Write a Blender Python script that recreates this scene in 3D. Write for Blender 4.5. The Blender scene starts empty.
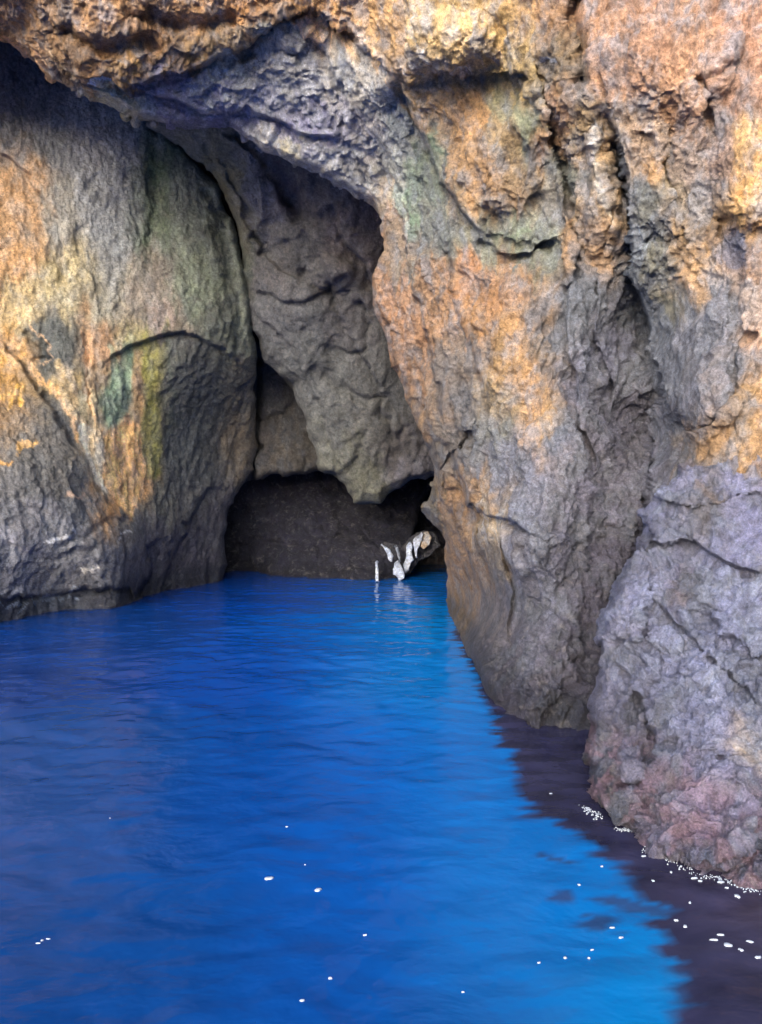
import bpy, math, random, time
import numpy as np
random.seed(3); rng = np.random.default_rng(5)
R = math.radians
scene = bpy.context.scene
COL = bpy.context.scene.collection

# ------------------------------------------------------------------ camera
CAM = np.array([0.0, 0.0, 2.4]); FPX = 740.0; PITCH = math.atan((512-500)/740.0)
cp_, sp_ = math.cos(PITCH), math.sin(PITCH)
cam = bpy.data.cameras.new('camera'); camo = bpy.data.objects.new('camera', cam); COL.objects.link(camo)
cam.sensor_fit = 'VERTICAL'; cam.sensor_height = 36; cam.lens = FPX/1024*36
cam.clip_end = 9000; cam.clip_start = 0.05
camo.location = CAM; camo.rotation_euler = (R(90)-PITCH, 0, 0)
scene.camera = camo

def at(px, py, D):
    """survey point seen in direction (px,py), standing D metres in front (world y)"""
    px = np.asarray(px, float); py = np.asarray(py, float); D = np.asarray(D, float)
    cx = (px-381)/FPX; cz = (512-py)/FPX
    y = cp_ + sp_*cz; z = -sp_ + cp_*cz
    s = D/y
    return np.stack([cx*s, D+0*cx, CAM[2]+z*s], -1)
def on_water(px, py, z=0.0):
    px = np.asarray(px, float); py = np.asarray(py, float)
    cx = (px-381)/FPX; cz = (512-py)/FPX
    y = cp_ + sp_*cz; zz = -sp_ + cp_*cz
    t = (z-CAM[2])/zz
    return np.stack([cx*t, y*t, z+0*t], -1)

# ------------------------------------------------------------------ noise
from concurrent.futures import ThreadPoolExecutor
_pool = ThreadPoolExecutor(4)
_tr = np.random.default_rng(1234)
_T = (_tr.random((65536, 3))*2-1).astype(np.float32); _T2 = (_tr.random((65536, 4))*2-1).astype(np.float32); _J = _tr.random((65536, 3)).astype(np.float32)
def _par(fn, p, *a, nout=1):
    n = len(p)
    if n < 20000: return fn(p, *a)
    ch = [slice(k, min(k+24000, n)) for k in range(0, n, 24000)]
    res = list(_pool.map(lambda sl: fn(p[sl], *a), ch))
    if isinstance(res[0], tuple): return tuple(np.concatenate([r[q] for r in res]) for q in range(len(res[0])))
    return np.concatenate(res)
def _hs(a, b, c, seed):
    h = (a*np.int64(73856093)) ^ (b*np.int64(19349663)) ^ (c*np.int64(83492791)) ^ np.int64(seed*2654435761 & 0xffffffff)
    return (h ^ (h >> 15) ^ (h >> 7)) & 65535
def _perlin(p, seed):
    f = np.floor(p); r = p-f; i = f.astype(np.int64)
    u = r*r*r*(r*(r*6-15)+10); out = np.zeros(len(p))
    for dx in (0, 1):
        wx = u[:, 0] if dx else 1-u[:, 0]
        for dy in (0, 1):
            wy = wx*(u[:, 1] if dy else 1-u[:, 1])
            for dz in (0, 1):
                g = _T[_hs(i[:, 0]+dx, i[:, 1]+dy, i[:, 2]+dz, seed)]
                out += wy*(u[:, 2] if dz else 1-u[:, 2])*(g[:, 0]*(r[:, 0]-dx)+g[:, 1]*(r[:, 1]-dy)+g[:, 2]*(r[:, 2]-dz))
    return out*1.2
def perlin(p, seed=0): return _par(_perlin, p, seed)
def fbm(p, octs=4, seed=0, gain=0.5, kind='n'):
    a = 1; t = 0; s = 0
    for o in range(octs):
        n = perlin(p*(2.03**o)+o*7.31, seed+o*17)
        if kind == 'r': n = 0.45-np.abs(n)*1.6
        if kind == 'b': n = np.abs(n)*1.6-0.45
        t = t+a*n; s += a; a *= gain
    return t/s
def _facet(p, seed, k, crack):
    f = np.floor(p); i = f.astype(np.int64); r = (p-f).astype(np.float32)
    num = np.zeros(len(p), np.float32); den = np.full(len(p), 1e-9, np.float32); f1 = np.full(len(p), 9.0, np.float32); f2 = f1.copy()
    for dx in (-1, 0, 1):
        for dy in (-1, 0, 1):
            for dz in (-1, 0, 1):
                h = _hs(i[:, 0]+dx, i[:, 1]+dy, i[:, 2]+dz, seed)
                j = _J[h]; t = _T2[h]
                vx = r[:, 0]-j[:, 0]-dx; vy = r[:, 1]-j[:, 1]-dy; vz = r[:, 2]-j[:, 2]-dz
                d = np.sqrt(vx*vx+vy*vy+vz*vz)
                val = (vx*t[:, 0]+vy*t[:, 1]+vz*t[:, 2])*0.8+t[:, 3]*0.225
                w = np.exp(-k*d)
                if crack: f2 = np.minimum(f2, np.maximum(f1, d)); f1 = np.minimum(f1, d)
                num += w*val; den += w
    if crack: return (num/den).astype(float), (f2-f1).astype(float)
    return (num/den).astype(float)
def facet(p, seed=0, k=11.0, crack=False):
    """broken planes: every cell has its own tilt"""
    return _par(_facet, p, seed, k, crack)

def smooth(t): t = np.clip(t, 0, 1); return t*t*(3-2*t)
def seg_dist(P, line, closed=False): return _par(_seg_dist, P, line, closed)
def _seg_dist(P, line, closed=False):
    """distance, signed side, arclength fraction, nearest point to a polyline (2D)"""
    line = np.asarray(line, float); n = len(line)
    best = np.full(len(P), 1e18); side = np.zeros(len(P)); frac = np.zeros(len(P)); near = np.zeros_like(P)
    segs = [(line[i], line[(i+1) % n]) for i in range(n if closed else n-1)]
    L = np.array([np.linalg.norm(b-a) for a, b in segs]); cum = np.concatenate([[0], np.cumsum(L)])
    for k, (a, b) in enumerate(segs):
        d = b-a; ll = max((d*d).sum(), 1e-9)
        t = np.clip(((P-a)@d)/ll, 0, 1)
        q = a+t[:, None]*d; v = P-q; dd = (v*v).sum(1)
        m = dd < best
        best[m] = dd[m]; side[m] = (d[0]*(P[m, 1]-a[1])-d[1]*(P[m, 0]-a[0]))
        frac[m] = (cum[k]+t[m]*L[k])/cum[-1]; near[m] = q[m]
    return np.sqrt(best), np.sign(side), frac, near
def inside(P, poly): return _par(_inside, P, poly)
def _inside(P, poly):
    c = np.zeros(len(P), bool); n = len(poly); x, y = P[:, 0], P[:, 1]
    for i in range(n):
        x1, y1 = poly[i]; x2, y2 = poly[(i+1) % n]
        if y1 == y2: continue
        m = ((y1 > y) != (y2 > y)) & (x < (x2-x1)*(y-y1)/(y2-y1)+x1)
        c ^= m
    return c
def jag(poly, seed, amp):
    rg = np.random.default_rng(seed); out = []
    for k in range(len(poly)):
        a, b = poly[k], poly[(k+1) % len(poly)]; out.append(a)
        vis = (-10 < a[0] < 772 and -10 < a[1] < 910) or (-10 < b[0] < 772 and -10 < b[1] < 910); L_ = np.linalg.norm(b-a)
        if vis and L_ > 9 and L_ < 320:
            m = int(L_/5.5); nrm = np.array([a[1]-b[1], b[0]-a[0]])/L_; q = 0
            for i in range(1, m):
                q = q*.6+rg.normal()*.8
                out.append(a+(b-a)*(i+rg.uniform(-.3, .3))/m+nrm*q*amp)
    return np.array(out)
def rbf(P, pts, c=35.0, lam=0.3):
    pts = np.array(pts, float); X = pts[:, :2]; v = np.log(pts[:, 2]); n = len(X)
    A = np.sqrt(((X[:, None]-X[None])**2).sum(-1)+c*c)
    M = np.zeros((n+1, n+1)); M[:n, :n] = -A+np.eye(n)*lam; M[:n, n] = 1; M[n, :n] = 1
    w = np.linalg.solve(M, np.concatenate([v, [0]]))
    out = np.full(len(P), w[n])
    for k in range(n): out -= w[k]*np.sqrt(((P-X[k])**2).sum(1)+c*c)
    return np.exp(out)
def lin(c): c = np.asarray(c, float)/255; return np.where(c <= 0.04045, c/12.92, ((c+0.055)/1.055)**2.4)

def axis(a, b, s, lo, hi, g=1.22):
    m = list(np.arange(a, b+s, s)); st = s; x = a; left = []
    while x > lo: st = min(st*g, 60); x -= st; left.append(x)
    st = s; x = m[-1]; right = []
    while x < hi: st = min(st*g, 60); x += st; right.append(x)
    return np.array(left[::-1]+m+right)

# ------------------------------------------------------------------ mesh linking
def new_mesh(name, V, F, colr=None, origin=None, mat=None, parent=None, smoothf=True, extra=None):
    used = np.unique(F); rem = np.full(len(V), -1); rem[used] = np.arange(len(used))
    V2 = V[used]; F2 = rem[F]
    if origin is None: origin = np.array([V2[:, 0].mean(), V2[:, 1].mean(), 0.0])
    me = bpy.data.meshes.new(name); n = len(V2)
    me.vertices.add(n); me.vertices.foreach_set('co', (V2-origin).astype(np.float32).ravel())
    k = F2.shape[1]
    me.loops.add(len(F2)*k); me.loops.foreach_set('vertex_index', F2.astype(np.int32).ravel())
    me.polygons.add(len(F2)); me.polygons.foreach_set('loop_start', np.arange(0, len(F2)*k, k, dtype=np.int32))
    me.polygons.foreach_set('loop_total', np.full(len(F2), k, dtype=np.int32))
    me.polygons.foreach_set('use_smooth', np.full(len(F2), smoothf))
    me.update(calc_edges=True)
    if colr is not None:
        at_ = me.attributes.new('stone', 'FLOAT_COLOR', 'POINT')
        c = np.ones((n, 4), np.float32); c[:, :3] = colr[used]; at_.data.foreach_set('color', c.ravel())
    if extra:
        for nm, arr in extra.items():
            a_ = me.attributes.new(nm, 'FLOAT', 'POINT'); a_.data.foreach_set('value', arr[used].astype(np.float32))
    if mat: me.materials.append(mat)
    o = bpy.data.objects.new(name, me); COL.objects.link(o)
    if parent: o.parent = parent; o.location = [float(v) for v in (origin-np.array(parent.location))]
    else: o.location = [float(v) for v in origin]
    return o
def tag(o, label=None, cat=None, group=None, kind=None):
    if label: o['label'] = label
    if cat: o['category'] = cat
    if group: o['group'] = group
    if kind: o['kind'] = kind
    return o

# ------------------------------------------------------------------ materials
def rock_material(name, bump=1.0, rough=0.72, fine=1.0, wet=0.0):
    m = bpy.data.materials.new(name); m.use_nodes = True; nt = m.node_tree; N = nt.nodes; L = nt.links
    b = N['Principled BSDF']
    tc = N.new('ShaderNodeTexCoord'); at_ = N.new('ShaderNodeAttribute'); at_.attribute_name = 'stone'
    def noise(scale, det, ro=0.6, dist=0.0):
        n = N.new('ShaderNodeTexNoise'); n.inputs['Scale'].default_value = scale; n.inputs['Detail'].default_value = det
        n.inputs['Roughness'].default_value = ro; n.inputs['Distortion'].default_value = dist
        L.new(tc.outputs['Object'], n.inputs['Vector']); return n
    def mr(src, a, b_, c, d):
        r = N.new('ShaderNodeMapRange'); r.inputs[1].default_value = a; r.inputs[2].default_value = b_; r.inputs[3].default_value = c; r.inputs[4].default_value = d
        L.new(src, r.inputs[0]); return r.outputs[0]
    def mul(x, y):
        q = N.new('ShaderNodeMath'); q.operation = 'MULTIPLY'; L.new(x, q.inputs[0]); L.new(y, q.inputs[1]) if not isinstance(y, float) else q.inputs[1].__setattr__('default_value', y); return q.outputs[0]
    n1 = noise(2.2, 8, 0.65, 0.4); n2 = noise(13, 8, 0.7, 0.2); n3 = noise(47*fine, 5, 0.7); n4 = noise(5.5, 6, 0.7, 1.0)
    v = mul(mul(mr(n1.outputs[0], .3, .7, .72, 1.28), mr(n2.outputs[0], .34, .66, .58, 1.4)), mr(n3.outputs[0], .3, .7, .6, 1.4))
    sc = N.new('ShaderNodeVectorMath'); sc.operation = 'SCALE'; L.new(at_.outputs['Color'], sc.inputs[0]); L.new(v, sc.inputs['Scale'])
    # grey weathering / pale crust patches
    mx = N.new('ShaderNodeMix'); mx.data_type = 'RGBA'; mx.inputs[7].default_value = (0.30, 0.29, 0.30, 1)
    L.new(mul(mr(n4.outputs[0], .54, .68, 0, 1), 0.30), mx.inputs[0]); L.new(sc.outputs[0], mx.inputs[6])
    mx2 = N.new('ShaderNodeMix'); mx2.data_type = 'RGBA'; mx2.inputs[7].default_value = (0.045, 0.042, 0.05, 1)
    n5 = noise(8.5, 7, 0.75, 0.8)
    L.new(mul(mr(n5.outputs[0], .56, .66, 0, 1), 0.38), mx2.inputs[0]); L.new(mx.outputs[2], mx2.inputs[6])
    L.new(mx2.outputs[2], b.inputs['Base Color'])
    b.inputs['Roughness'].default_value = rough; b.inputs['Specular IOR Level'].default_value = 0.4+wet*0.3
    vo = N.new('ShaderNodeTexVoronoi'); vo.inputs['Scale'].default_value = 11*fine
    wv = N.new('ShaderNodeVectorMath'); wv.operation = 'MULTIPLY_ADD'
    L.new(n2.outputs['Color'], wv.inputs[0]); wv.inputs[1].default_value = (.12, .12, .12); L.new(tc.outputs['Object'], wv.inputs[2])
    L.new(wv.outputs[0], vo.inputs['Vector'])
    b1 = N.new('ShaderNodeBump'); b1.inputs['Strength'].default_value = 0.8*bump; b1.inputs['Distance'].default_value = 0.10
    L.new(n2.outputs[0], b1.inputs['Height'])
    b2 = N.new('ShaderNodeBump'); b2.inputs['Strength'].default_value = 0.9*bump; b2.inputs['Distance'].default_value = 0.045
    L.new(n3.outputs[0], b2.inputs['Height']); L.new(b1.outputs[0], b2.inputs['Normal'])
    b3 = N.new('ShaderNodeBump'); b3.inputs['Strength'].default_value = 0.4*bump; b3.inputs['Distance'].default_value = 0.05
    L.new(vo.outputs['Distance'], b3.inputs['Height']); L.new(b2.outputs[0], b3.inputs['Normal'])
    v2 = N.new('ShaderNodeTexVoronoi'); v2.inputs['Scale'].default_value = 31*fine; L.new(wv.outputs[0], v2.inputs['Vector'])
    b4 = N.new('ShaderNodeBump'); b4.inputs['Strength'].default_value = 0.5*bump; b4.inputs['Distance'].default_value = 0.025
    L.new(v2.outputs['Distance'], b4.inputs['Height']); L.new(b3.outputs[0], b4.inputs['Normal'])
    L.new(b4.outputs[0], b.inputs['Normal'])
    return m
M_rock = rock_material('weathered_limestone', 0.9)
M_wet = rock_material('wet_limestone', 1.0, 0.42, 1.5, 1.0)
M_smooth = rock_material('smooth_cave_rock', 0.95, 0.75, .8)

# ------------------------------------------------------------------ rock builder
ALB = 1.0      # photo colour -> stone albedo
def rock(name, poly, depth, feats, cols, veins=(), s=2.0, lo=(-60, -60), hi=(822, 1000), frame=(0, 762, 0, 1000), fold=46, foldm=0.075, roll=(14, 0.5),
         disp=(0.30, 0.30, 0.30, 0.06), sz=(1.5, 0.5, 0.17), knob=None, ani=(1, 1, 0.6), seed=1, mat=None, split=None, parent=None, alb=1.0, cwarp=14, warp=5,
         zmin=-1.3, mottle=0.25, wetline=0.5, pink=0.0, tilt=0.0, patches=(), boost=None, ck=1.0, cool=0.0, gm=1.0, rib=0.0, cz=.8, jagged=1.7, fineamp=.7, relief=.75):
    poly = np.array(poly, float)
    bx0, by0 = poly.min(0)-fold; bx1, by1 = poly.max(0)+fold
    X = axis(max(frame[0]-6, bx0), min(frame[1]+6, bx1), s, max(lo[0], bx0), min(hi[0], bx1))
    Y = axis(max(frame[2]-6, by0), min(frame[3], by1), s, max(lo[1], by0), min(hi[1], by1))
    gx, gy = np.meshgrid(X, Y); P = np.stack([gx.ravel(), gy.ravel()], 1); nx, ny = len(X), len(Y)
    ins = inside(P, poly); d, _, _, near = seg_dist(P, poly, True)
    if jagged:
        pj = jag(poly, seed, jagged); cl_ = np.where((d < fold+14) & (P[:, 0] > -40) & (P[:, 0] < 800) & (P[:, 1] > -40) & (P[:, 1] < 930))[0]
        ins[cl_] = inside(P[cl_], pj); d[cl_], _, _, near[cl_] = seg_dist(P[cl_], pj, True)
    Q = P.copy(); out = ~ins
    cen = near-P; ln = np.linalg.norm(cen, axis=1, keepdims=True)+1e-6
    Q[out] = near[out]+(cen/ln*np.minimum(ln*0.16, 7))[out]
    D0 = rbf(Q, depth)
    base = at(Q[:, 0], Q[:, 1], D0)
    
    # organic warp of outlines of features
    w1 = fbm(base*np.array([1.1, 1.1, 1.1]), 4, seed+50, 0.6); w2 = fbm(base*1.1+31.7, 4, seed+90, 0.6)
    j1 = 1.2*facet(base*2.4, seed+60, 18); j2 = 1.2*facet(base*2.4+40, seed+62, 18)
    WQ = Q+np.stack([w1*1.7+j1*1.0, w2*1.7+j2*1.0], 1)*warp
    D = D0.copy()
    rr = smooth(1-d/roll[0]); D += np.where(ins, roll[1]*(1-np.sqrt(np.clip(1-rr*rr, 0, 1))), roll[1]+d*foldm)
    for ft in feats:
        typ, line, amp, w = ft[:4]
        if typ != 'bump': amp *= relief
        if typ == 'bump':
            (cx_, cy_), (rx_, ry_) = line
            q = ((WQ[:, 0]-cx_)/rx_)**2+((WQ[:, 1]-cy_)/ry_)**2
            D -= amp*smooth((1-q)*1.25)*.75
            continue
        dd, sd, fr, _ = seg_dist(WQ, line)
        ta = smooth(np.minimum(fr, 1-fr)/0.12+0.25)
        if typ == 'g': D += amp*ta*np.exp(-(dd/w)**2)
        elif typ == 's':
            D += np.where(sd > 0, amp*ta*np.exp(-dd/w), -0.25*amp*ta*np.exp(-dd/w))*smooth(dd/2.2+0.15)
    V = at(Q[:, 0], Q[:, 1], D)
    G = V.reshape(ny, nx, 3)
    def normals(G):
        du = np.zeros_like(G); dv = np.zeros_like(G)
        du[:, 1:-1] = G[:, 2:]-G[:, :-2]; du[:, 0] = G[:, 1]-G[:, 0]; du[:, -1] = G[:, -1]-G[:, -2]
        dv[1:-1] = G[2:]-G[:-2]; dv[0] = G[1]-G[0]; dv[-1] = G[-1]-G[-2]
        n = np.cross(du, dv); l = np.linalg.norm(n, axis=2, keepdims=True); n = n/np.maximum(l, 1e-9)
        return n
    n = normals(G)
    for _ in range(8):   # soften
        n[1:-1, 1:-1] = (n[1:-1, 1:-1]*2+n[2:, 1:-1]+n[:-2, 1:-1]+n[1:-1, 2:]+n[1:-1, :-2])
        n /= np.maximum(np.linalg.norm(n, axis=2, keepdims=True), 1e-9)
    n = n.reshape(-1, 3)
    Dg = D.reshape(ny, nx); QX = V.reshape(ny, nx, 3)
    m_ = np.zeros((ny, nx))
    for sh_ in (1, 2, 4):
        a1 = np.abs(np.roll(Dg, sh_, 1)-np.roll(Dg, -sh_, 1))/(np.abs(np.roll(QX[..., 0], sh_, 1)-np.roll(QX[..., 0], -sh_, 1))+.02)
        a2 = np.abs(np.roll(Dg, sh_, 0)-np.roll(Dg, -sh_, 0))/(np.abs(np.roll(QX[..., 2], sh_, 0)-np.roll(QX[..., 2], -sh_, 0))+.02)
        m_ = np.maximum(m_, np.maximum(a1, a2))
    for _ in range(2): m_ = np.maximum.reduce([m_, np.roll(m_, 1, 0), np.roll(m_, -1, 0), np.roll(m_, 1, 1), np.roll(m_, -1, 1)])
    steep = 1/(1+np.maximum(0, m_.ravel()/6.0-1)**1.3)
    steep[out] = np.maximum(steep[out], .7)
    A = np.array(ani); p = V*A
    if tilt:
        c_, s_ = math.cos(tilt), math.sin(tilt)
        pr = V.copy(); pr[:, 0] = V[:, 0]*c_-V[:, 2]*s_; pr[:, 2] = V[:, 0]*s_+V[:, 2]*c_; p = pr*A
    pw = p+0.22*np.stack([fbm(p*1.3, 3, seed+7), fbm(p*1.3+9, 3, seed+8), fbm(p*1.3+19, 3, seed+9)], 1)
    h = disp[0]*facet(pw/sz[0], seed+1)*sz[0]*0.6
    fa, e1 = facet(pw/sz[1]+3.3, seed+2, 26, True); h += disp[1]*1.1*fa*sz[1]
    fb, e2 = facet(pw/sz[2]+7.7, seed+4, 26, True); hf = disp[2]*1.15*fb*sz[2]
    cm = smooth(.5+fbm(pw*1.1+77, 3, seed+44)*2.2)
    hf -= ck*(sz[1]*.11*smooth(1-e1/.10)*cm+sz[2]*.16*smooth(1-e2/.16)*smooth(.6+w1))
    hf += disp[2]*0.9*facet(pw/(sz[2]*.42)+1.7, seed+6, 20)*sz[2]*.42
    if fineamp: hf += fineamp*facet(pw/(sz[2]*.2)+5.1, seed+9, 20)*sz[2]*.2
    if rib: hf += rib*(fbm((pw+.3*facet(p*.9, seed+66)[:, None])*np.array([2.4, 2.4, .75]), 4, seed+65, .6, 'r'))
    hf += disp[3]*fbm(pw*3.2, 5, seed+11, 0.6, 'b')
    if knob is not None:
        kw = knob(Q[:, 0]+w1*40, Q[:, 1]+w2*40)
        kk = 0.20*fbm(pw*1.6+5, 3, seed+20, 0.6, 'b')+0.16*fbm(pw*4.0, 4, seed+21, 0.65, 'b')+0.05*fbm(pw*13, 2, seed+23, .6, 'b')
        h = h*(1-0.4*kw)+kw*kk*.6; hf = hf*(1-.3*kw)+kw*kk*.4
    sf = 1/(1+np.maximum(0, m_.ravel()/3.2-1)**1.5); sf[out] = .12
    sf = sf*np.where(ins, smooth(d/5+.15), 1)
    h = (h-np.median((h+hf)[ins]))*np.where(out, 0.7, 1)*steep+hf*sf
    V = V-n*h[:, None]*np.sign((n[:, 1:2]) + 1e-9)*1.0 if False else V+n*h[:, None]
    # colours
    ca_ = np.array([2.3, 2.3, cz]); cw1 = fbm(base*ca_+3, 5, seed+150, 0.65); cw2 = 1.5*fbm(base*ca_+13, 5, seed+190, 0.65)
    CQ = Q+np.stack([cw1, cw2*1.3], 1)*cwarp*2.4
    num = np.zeros((len(Q), 3)); den = np.zeros(len(Q))
    for cx_, cy_, c in cols:
        w = 1/(((CQ[:, 0]-cx_)*1.25)**2+(CQ[:, 1]-cy_)**2+60)**2.2
        num += w[:, None]*lin(c)[None]; den += w
    C = num/den[:, None]
    for pl_, c, stg, fe in patches:
        SQ = Q+np.stack([cw1, cw2], 1)*7; dd, _, _, _ = seg_dist(SQ, pl_, True); i_ = inside(SQ, pl_)
        a = stg*smooth(np.where(i_, dd, -dd)/fe+.5); C = C*(1-a[:, None])+lin(c)[None]*a[:, None]
    for ln_, wd, c, stg in veins:
        dd, _, fr, _ = seg_dist(CQ*0.35+WQ*0.65, ln_)
        wn = wd*(0.7+0.9*fbm(base*3+5, 3, seed+33))
        a = stg*smooth((wn-dd)/max(wd*0.5, 1.0)+0.5)
        C = C*(1-a[:, None])+lin(c)[None]*a[:, None]
    mo = fbm(base*np.array([3, 3, 1.6]), 5, seed+77, 0.7)
    C = C*(1+mottle*2.2*mo)[:, None]
    mo2 = fbm(base*np.array([4, 4, 2.2])+50, 4, seed+78, 0.7)
    g = C.mean(1, keepdims=True); k = gm*np.clip(0.28+mo2*2.4, 0, .8)[:, None]; C = C*(1-k)+g*k*np.array([0.93, 0.97, 1.08])
    g = C.mean(1, keepdims=True); C = g*(C/g)**.76*1.12
    gy_ = np.clip(1-np.ptp(C, axis=1, keepdims=True)/g*1.3, 0, 1); C = C*(1+gy_*np.array([-.09, .01, .19]))*(1+cool*np.array([-.05, -.02, .12]))
    C = C*ALB*alb
    if boost is not None: C = C*boost(CQ[:, 0], CQ[:, 1])[:, None]
    # tide band: dark wet stone and coralline algae just above the water
    zz = V[:, 2]+0.12*fbm(base*2.5, 3, seed+99)
    tb = smooth((wetline-zz)/max(wetline*0.6, .05))[:, None]
    C = C*(1-tb*np.array([.56, .50, .40]))
    if pink > 0:
        pn = fbm(base*7, 3, seed+70); tp = smooth((0.62-V[:, 2])/0.4)*smooth(0.4+pn*4)*pink
        C = C*(1-tp[:, None])+np.array([0.20, 0.13, 0.185])*tp[:, None]
    C = np.clip(C, 0.004, 0.85)
    idx = np.arange(nx*ny).reshape(ny, nx)
    F = np.stack([idx[:-1, :-1], idx[1:, :-1], idx[1:, 1:], idx[:-1, 1:]], -1).reshape(-1, 4)
    keepv = (ins | (d < fold)) & (V[:, 2] > zmin)
    F = F[keepv[F].all(1)]
    if split is None:
        return new_mesh(name, V, F, C, mat=mat or M_rock, parent=parent)
    lab = split(P[:, 0], P[:, 1], w1*30)
    fl = lab[F[:, 0]]; objs = []
    for k, nm in enumerate(name):
        sel = F[fl == k]
        if len(sel): objs.append(new_mesh(nm, V, sel, C, mat=mat or M_rock, parent=parent))
    return objs

def wl(px, py): return (px, py, CAM[2]*cp_/max(1e-6, 1)*0 + float(on_water(px, py)[1]))

# ================================================================== LEFT CAVE WALL
poly = [(-600, -300), (150, 60), (152, 128), (185, 150), (215, 182), (235, 225), (246, 270), (256, 345), (257, 400), (254, 470), (240, 487), (228, 508), (226, 560), (221, 600), (221, 760), (-600, 900)]
dp = [(-500, 300, 12.5), (-500, -200, 14), (-250, 625, 12), (-250, 800, 12)]+[wl(0, 622), wl(70, 610), wl(130, 604), wl(143, 598), wl(175, 590), wl(215, 582)] + \
     [(0, 700, 14.5), (130, 700, 17.0), (215, 700, 21), (0, 560, 14.0), (60, 540, 14.8), (120, 555, 16.2), (0, 470, 14.3), (60, 460, 15.2), (120, 500, 16.8), (175, 500, 19), (215, 520, 21),
      (0, 350, 15.6), (60, 350, 16.2), (120, 350, 17), (180, 350, 17.8), (235, 350, 19), (0, 200, 16), (80, 200, 16.6), (150, 200, 17.6), (220, 240, 18.2), (0, 60, 16.2), (100, 80, 17), (160, 130, 17.5), (0, -200, 14.5), (250, 420, 21.5), (250, 480, 22)]
feats = [('s', [(-40, 320), (0, 345), (35, 383), (62, 425), (85, 465), (105, 500), (132, 522)][::-1], 0.38, 26),
         ('s', [(105, 360), (122, 348), (150, 338), (185, 330), (215, 345), (243, 365)], 0.32, 20),
         ('g', [(20, 330), (48, 350), (52, 358), (28, 362)], 0.15, 3),
         ('s', [(92, 330), (88, 380), (95, 440), (104, 490)], 0.25, 10),
         ('g', [(130, 350), (128, 420), (120, 470)], 0.12, 6),
         ('s', [(-20, 120), (0, 150), (30, 170), (60, 230), (70, 300)], 0.3, 25),
         ('g', [(150, 130), (158, 200), (150, 260)], 0.18, 9),
         ('s', [(135, 600), (150, 570), (145, 540)], 0.7, 18),
         ('s', [(0, 597), (50, 594), (110, 588), (140, 596)], 0.5, 10),
         ('s', [(160, 600), (175, 540), (200, 500), (215, 480)], 0.35, 16),
         ('g', [(205, 180), (225, 240), (236, 300), (240, 360)], 0.25, 7),
         ('g', [(10, 500), (40, 515), (60, 540)], 0.12, 4), ('g', [(60, 545), (100, 525), (130, 520)], 0.12, 4), ('g', [(0, 545), (50, 560), (100, 548)], 0.1, 4)]
cols = [(0, 60, (88, 84, 92)), (30, 100, (95, 98, 108)), (60, 130, (120, 122, 130)), (20, 200, (172, 132, 98)), (15, 260, (175, 132, 92)), (60, 210, (138, 132, 125)), (90, 150, (140, 140, 150)), (120, 200, (132, 137, 147)), (118, 160, (138, 142, 152)),
        (150, 170, (78, 100, 80)), (148, 210, (92, 108, 88)), (60, 280, (160, 146, 112)), (20, 310, (165, 145, 108)), (110, 290, (135, 128, 112)), (150, 290, (128, 116, 108)), (160, 320, (130, 112, 105)), (190, 200, (100, 108, 102)), (195, 280, (104, 114, 98)), (232, 320, (98, 104, 94)), (215, 240, (92, 100, 92)),
        (10, 350, (185, 135, 72)), (50, 335, (82, 84, 80)), (60, 350, (80, 80, 76)), (28, 395, (125, 98, 62)), (10, 400, (165, 118, 58)), (95, 350, (165, 125, 95)), (95, 375, (150, 125, 100)), (75, 380, (175, 150, 105)), (78, 400, (150, 140, 115)), (125, 375, (110, 125, 102)), (118, 400, (102, 125, 104)),
        (150, 360, (128, 126, 62)), (155, 400, (120, 118, 72)), (140, 390, (165, 125, 85)), (125, 440, (190, 136, 84)), (130, 480, (188, 134, 82)), (122, 500, (186, 132, 80)), (152, 450, (112, 108, 82)), (160, 500, (98, 96, 88)), (95, 460, (195, 180, 158)), (88, 440, (190, 165, 135)),
        (60, 440, (90, 84, 80)), (40, 470, (88, 84, 82)), (75, 500, (92, 92, 98)), (190, 380, (80, 84, 86)), (185, 440, (80, 84, 86)), (190, 490, (84, 82, 82)), (215, 400, (88, 88, 84)), (238, 440, (106, 94, 82)), (245, 400, (100, 94, 86)), (40, 520, (104, 102, 112)), (10, 500, (98, 96, 104)),
        (20, 560, (112, 112, 128)), (100, 560, (96, 96, 106)), (60, 545, (108, 108, 118)), (150, 540, (84, 80, 90)), (190, 550, (72, 70, 86)), (220, 520, (76, 74, 86)), (110, 595, (74, 72, 84)), (10, 608, (92, 90, 104)), (130, 520, (95, 92, 92))]
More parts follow.
